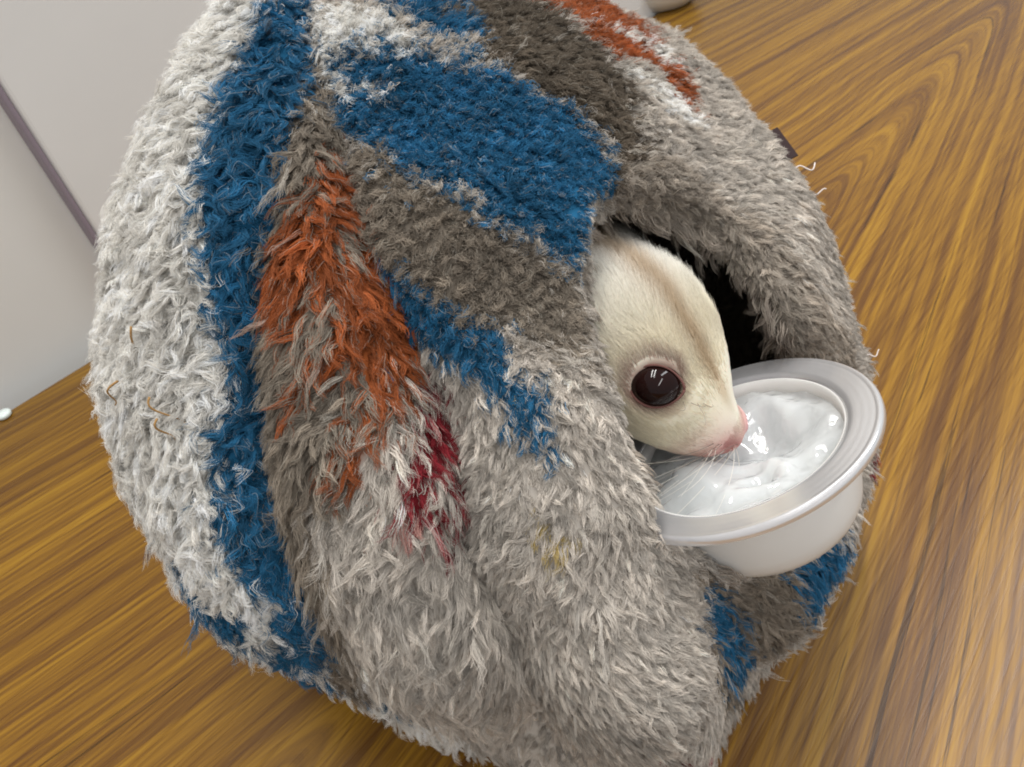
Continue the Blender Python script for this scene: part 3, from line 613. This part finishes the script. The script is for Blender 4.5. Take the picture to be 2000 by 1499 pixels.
# fur
def glider_fur(n=190000, k=5):
    t = np.interp(rng.random(n), [0, .75, 1], [1.15, 8.2, 14.2]); p = rng.uniform(-180, 180, n)
    fi = t/(len(SP) - 1)*(nsec - 1); i0 = np.clip(fi.astype(int), 0, nsec - 2); f = (fi - i0)[:, None]; fj = (p + 180)/360*nphi; j0 = fj.astype(int) % nphi; g_ = (fj - fj.astype(int))[:, None]; j1 = (j0 + 1) % nphi
    P = (GV[i0, j0]*(1 - f) + GV[i0 + 1, j0]*f)*(1 - g_) + (GV[i0, j1]*(1 - f) + GV[i0 + 1, j1]*f)*g_
    N = unit(GN[i0, j0]); Bk = -T[i0]; keep = np.ones(n, bool)
    for e, dn in eyes: keep &= np.linalg.norm(P - e, axis=1) > EYE_R*1.01
    keep &= ~((t < 1.6) & (rng.random(n) < .5)); keep &= ~((t < 2.9) & (np.abs(p) > 40) & (rng.random(n) < .62))
    P, N, Bk, t, p = P[keep], N[keep], Bk[keep], t[keep], p[keep]; n = len(P)
    L = np.interp(t, [1, 2, 3, 4.5, 6, 8], [.0025, .005, .010, .016, .024, .030])*rng.uniform(.7, 1.2, n)
    Bk = unit(Bk - N*(Bk*N).sum(1)[:, None]); sd = np.cross(N, Bk); sw = (NZ[0](P*45 + 30) - .5)*1.1 + rng.normal(0, .12, n)
    # hair parts round the eye
    for e, dn in eyes:
        away = P - e; away = away - N*(away*N).sum(1)[:, None]; wgt = gauss(np.linalg.norm(P - e, axis=1) - EYE_R, .008)*1.3; Bk = unit(Bk + unit(away)*wgt[:, None]*.2)
    fl = unit(Bk*np.cos(sw)[:, None] + sd*np.sin(sw)[:, None])
    s = np.linspace(0, 1, k); a = np.interp(t, [1, 3, 8], [1.25, 1.22, 1.12])[:, None] + .3*s[None] + rng.normal(0, .08, n)[:, None]
    up = np.concatenate([np.zeros((n, 1)), np.cumsum(np.cos(a[:, :-1])/(k - 1), 1)], 1); fw = np.concatenate([np.zeros((n, 1)), np.cumsum(np.sin(a[:, :-1])/(k - 1), 1)], 1)
    up[:, 0] -= .05
    pts = P[:, None] + L[:, None, None]*(up[..., None]*N[:, None] + fw[..., None]*fl[:, None])
    Rr = .00019*(1 - .8*s[None])*rng.uniform(.7, 1.2, (n, 1))
    c = coat(t, p, P)*np.exp(rng.normal(0, .07, (n, 1)))
    return pts, Rr, np.clip(c, 0, .9)
fur_mat = attr_mat('glider_fur', .8, .30, .06)
pts, Rr, c = glider_fur(); o = strands('fur', pts, Rr, c, fur_mat, body); o['kind'] = 'stuff'
# whiskers
wp, wc = [], []
for sgn in (1, -1):
    for i in range(20):
        q, dn = on_head(1.5 + .16*(i % 7) + rng.uniform(-.05, .05), (70 + 9*(i % 6))*sgn)
        Lw = rng.uniform(.05, .13); tdir = unit(dn*.75 - T[16]*rng.uniform(.2, .75) + rng.normal(0, .18, 3)); bend = unit(-T[16]*.6 + np.array([0, 0, -.35]) + rng.normal(0, .2, 3))
        s = np.linspace(0, 1, 8)[:, None]; wp.append(q + Lw*(tdir*s + bend*.35*s**2)); wc.append((.75, .70, .62) if i % 3 else (.25, .2, .17))
for i in range(4):
    q, dn = on_head(3.5 + .1*i, 38 + 4*i); s = np.linspace(0, 1, 8)[:, None]; wp.append(q + .05*(unit(dn - T[30]*(-.2) + rng.normal(0, .1, 3))*s - T[30]*.3*s**2)); wc.append((.3, .24, .2))
wp = np.array(wp); o = strands('whiskers', wp, np.tile(.00025*(1 - .7*np.linspace(0, 1, 8)), (len(wp), 1)), np.array(wc), fur_mat, body); o['kind'] = 'stuff'

# ------------------------------------------------------------------ small things
# woven tag sewn into the side of the cave, loose threads
tagm = plain('tag_weave', (.045, .03, .03), .9, .1)
def strip(path, width_dir, wd, th=.0015):
    P = np.asarray(path, float); wv = unit(np.asarray(width_dir, float))*wd; V, F = [], []
    for i, q in enumerate(P): V += [q - wv, q + wv]
    n = len(P)
    for i in range(n - 1): F.append((2*i, 2*i + 1, 2*i + 3, 2*i + 2))
    return V, F
tg = np.array([.337, .710, .613]); od = unit(np.array([.9, -.1, .35]))
V, F = strip([tg + od*(.0045*i + .008) for i in range(4)], (.2, -.87, -.4), .022)
me = mesh('label_tag', V, F, tagm, False); o = link('label_tag', me); place(o, cave); md = o.modifiers.new('s', 'SOLIDIFY'); md.thickness = .0016*S; o['label'] = 'dark brown sewn tag on the right flank'
thr = plain('loose_thread', (.62, .55, .52), .8, .2)
def thread(p0, d, L, amp, seed):
    r_ = np.random.default_rng(seed); s = np.linspace(0, 1, 14)[:, None]; d = unit(np.array(d, float)); b = unit(np.cross(d, [.2, .3, 1.])); u = np.cross(d, b)
    P = np.array(p0) + d*L*s + amp*(b*np.sin(s*9 + seed) + u*np.cos(s*7 + seed))*s
    V, F = tube(P, .0008, 6); o = link('loose_thread', mesh('loose_thread', V, F, thr)); place(o, cave)
thread((.350, .680, .600), (.9, -.1, .1), .028, .006, 1)
thread((.462, .630, .335), (1, -.2, .2), .020, .004, 2)
thread((.36, .66, .58), (.9, -.5, .1), .022, .004, 3)
# straw flecks caught in the fleece
strawm = plain('dry_straw', (.30, .17, .06), .7, .2)
def straw(p0, d, L, curl, label):
    p0 = np.array(p0); s = np.linspace(0, 1, 12)[:, None]; d = unit(np.array(d, float)); n = unit(p0 - np.array([0, .73, .40])); b = unit(np.cross(d, n))
    P = p0 + n*.018 + d*L*s + b*curl*s**2*L + n*.006*np.sin(s*5)
    V, F = tube(P, .0009*(1.2 - .6*np.linspace(0, 1, 12)), 6); o = link('straw_fleck', mesh('straw_fleck', V, F, strawm)); tag(o, label, 'straw', 'straw flecks caught in the fleece')
straw((-.295, .514, .671), (.1, -.25, -.95), .055, .5, 'longest curled golden straw in the white fleece, highest on the left')
straw((-.283, .460, .638), (.2, -.2, -.9), .03, -.4, 'short bent straw in the white fleece just below the longest one')
straw((-.278, .444, .628), (.3, -.3, -.7), .022, .6, 'tiny straw in the white fleece, lowest of the left side flecks')
straw((-.326, .503, .628), (-.5, -.4, -.6), .026, .1, 'thin brown straw at the left outline of the white fleece')

# white dish further back on the table
dm = plain('white_ceramic', (.80, .80, .76), .35, .5)
dp = [(0, .002), (.13, .002), (.15, .006), (.19, .05), (.215, .10), (.222, .118), (.216, .124), (.206, .118), (.18, .06), (.14, .022), (0, .018)]
V, F = lathe(dp, (.985, 3.36, 0), (0, 0, 1.), 64); o = link('white_dish', mesh('white_dish', V, F, dm)); tag(o, 'white round dish on the table behind the cave at top', 'dish')
# pale plastic chip at the far left table edge
V, F = lathe([(0, .0), (.014, .0), (.017, .003), (.017, .009), (.014, .012), (0, .012)], (-1.192, 1.312, .001), (0, 0, 1.), 24)
o = link('plastic_chip', mesh('plastic_chip', V, F, plain('mint_plastic', (.80, .88, .84), .2, .6))); tag(o, 'tiny pale mint plastic chip at the far left table edge', 'plastic chip')
print('script done')
